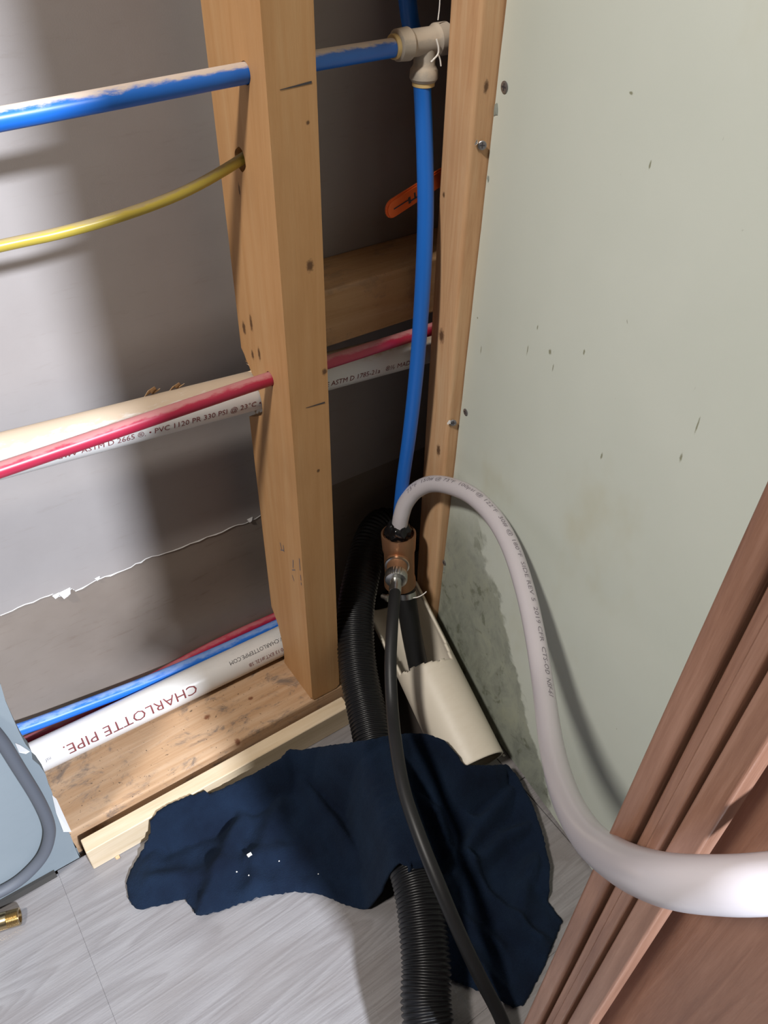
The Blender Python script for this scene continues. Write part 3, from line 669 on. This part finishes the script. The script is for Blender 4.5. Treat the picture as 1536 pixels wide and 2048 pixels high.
folds = [(poly([(480, 1620, .02), (440, 1730, .015), (403, 1828, .01)]), .012, .013), (poly([(330, 1690, .02), (420, 1655, .02), (520, 1600, .02)]), -.006, .010),
         (poly([(355, 1625, .03), (400, 1640, .02), (440, 1600, .03)]), .010, .014),
         (poly([(575, 1500, .045), (640, 1600, .03), (700, 1690, .02), (770, 1780, .02)]), .016, .012), (poly([(640, 1520, .04), (720, 1620, .04), (790, 1720, .05)]), .010, .010),
         (poly([(300, 1760, .01), (400, 1750, .01), (560, 1700, .015)]), .007, .012), (poly([(560, 1600, .02), (520, 1700, .015), (500, 1790, .01)]), .008, .014),
         (poly([(1025, 1565, .04), (965, 1640, .035), (915, 1720, .03), (880, 1800, .03)]), .022, .013), (poly([(1070, 1640, .03), (1010, 1665, .03), (945, 1730, .03)]), .016, .010),
         (poly([(938, 1712, .03), (975, 1785, .02), (1050, 1860, .015), (1110, 1900, .01)]), .012, .008), (poly([(1085, 1700, .03), (1050, 1760, .025), (1040, 1830, .02)]), .014, .014),
         (poly([(910, 1880, .02), (960, 1930, .015), (1010, 1990, .01)]), .010, .010), (poly([(830, 1480, .08), (835, 1540, .07), (880, 1600, .05), (900, 1680, .04)]), .014, .010),
         (poly([(920, 1510, .06), (900, 1580, .05), (940, 1620, .04)]), .016, .012), (poly([(880, 1760, .03), (930, 1830, .02), (1000, 1890, .015)]), .008, .008)]
CRE = (Lo, Up)
def edge_dist(x, y): return min(seg_d(x, y, OUT[i], OUT[i - 1]) for i in range(len(OUT)))
def zrag(x, y):
    n1 = noise.noise(Vector((x * 18 + 3, y * 18, 1))); n2 = noise.noise(Vector((x * 42, y * 42, 5))); n3 = noise.noise(Vector((x * 120, y * 120, 9)))
    z = .0075 + .006 * abs(n1) + .0035 * n2 + .0013 * n3
    for P, amp, w in folds:
        d = min(seg_d(x, y, P[i], P[i + 1]) for i in range(len(P) - 1))
        z += 1.15 * amp * math.exp(-(d / (.8 * w)) ** 2)
    ed = edge_dist(x, y); z = .003 + (z - .003) * (min(1, ed / .012) ** .6)
    bd = (9, 0)
    for i in range(len(OUT)):
        A, B = OUT[i - 1], OUT[i]; dx, dy = B.x - A.x, B.y - A.y; t = max(0, min(1, ((x - A.x) * dx + (y - A.y) * dy) / (dx * dx + dy * dy + 1e-12)))
        d = math.hypot(A.x + dx * t - x, A.y + dy * t - y)
        if d < bd[0]: bd = (d, A.z + (B.z - A.z) * t)
    if bd[1] > .015: z = max(z, bd[1] * math.exp(-(bd[0] / .024) ** 2))
    if y > -.036: z = max(z, .0405 + .002 * n2)                      # over the wood strip
    elif y > -.052: z = max(z, .0405 * ((y + .052) / .016) ** 1.4)
    # against and over the foot of the cream pipe
    d = seg_d(x, y, Lo, Up)
    if y > -.185 and x > .05:
        t = max(0, min(1, (y - Lo.y) / (Up.y - Lo.y))); top = Lo.z + (Up.z - Lo.z) * t + RC + .006
        z = max(z, top * math.exp(-(d / (RC * 1.35)) ** 4) * (1 if y > Lo.y else math.exp(-((Lo.y - y) / .020) ** 2)))
    # over the corrugated hose until it comes out
    best, bi = 9, 0
    for i, p in enumerate(HX):
        q = math.hypot(x - p.x, y - p.y)
        if q < best: best, bi = q, i
    r = .0232; k = 1 if bi <= IE else max(0, 1 - (bi - IE) / 1.0)
    zb = (HX[bi].z + r + .0085 + .002 * n2) * math.exp(-(best / (r * 1.48)) ** 4)
    if k > 0: z = max(z, zb * k)
    else:
        lim = HX[bi].z - r - .003
        if best < r * 1.4: z = min(z, max(.004, lim))
    return z
x0, x1 = min(p.x for p in OUT), max(p.x for p in OUT); y0, y1 = min(p.y for p in OUT), max(p.y for p in OUT)
ST_ = .0024; bm = bmesh.new(); gr = {}
nx, ny = int((x1 - x0) / ST_) + 2, int((y1 - y0) / ST_) + 2
ins = {(i, j): inside(x0 + i * ST_, y0 + j * ST_) for i in range(-1, nx + 1) for j in range(-1, ny + 1)}
for i in range(nx):
    for j in range(ny):
        if ins[i, j]: x, y = x0 + i * ST_, y0 + j * ST_; gr[i, j] = bm.verts.new((x, y, zrag(x, y)))
for i in range(nx - 1):
    for j in range(ny - 1):
        q = [gr.get(k) for k in ((i, j), (i + 1, j), (i + 1, j + 1), (i, j + 1))]
        q = [v for v in q if v]
        if len(q) >= 3: bm.faces.new(q)
for v in [v for v in bm.verts if not v.link_faces]: bm.verts.remove(v)
# pull the border vertices onto the outline so that the edge is not stepped
for v in bm.verts:
    if v.is_boundary:
        best = None
        for i in range(len(OUT)):
            A, B = OUT[i - 1], OUT[i]; dx, dy = B.x - A.x, B.y - A.y; t = max(0, min(1, ((v.co.x - A.x) * dx + (v.co.y - A.y) * dy) / (dx * dx + dy * dy + 1e-12)))
            X, Y = A.x + dx * t, A.y + dy * t; d = math.hypot(X - v.co.x, Y - v.co.y)
            if best is None or d < best[0]: best = (d, X, Y)
        if best[0] < .006: v.co.x, v.co.y = best[1] + random.uniform(-.0006, .0006), best[2] + random.uniform(-.0006, .0006)
bmesh.ops.smooth_vert(bm, verts=[v for v in bm.verts if not v.is_boundary], factor=.4, use_axis_x=True, use_axis_y=True, use_axis_z=True)
TW = obj('towel', bm, M['rag'], smooth=True)
so = TW.modifiers.new('thick', 'SOLIDIFY'); so.thickness = .0026; so.offset = -1
tag(TW, 'crumpled navy blue terry towel lying over the corrugated hose on the floor', 'towel')
for x, y, s in ((500, 1716, .0042), (473, 1742, .0013), (498, 1753, .0013), (558, 1720, .0013), (636, 1742, .0011)):
    p = at(x, y, 'Z', .015); p.z = zrag(p.x, p.y); chip(p, s, M['chip'], 'white plaster crumb lying on the navy towel' if s > .004 else 'tiny white speck of plaster on the navy towel', 'debris', 'plaster crumbs on the towel')
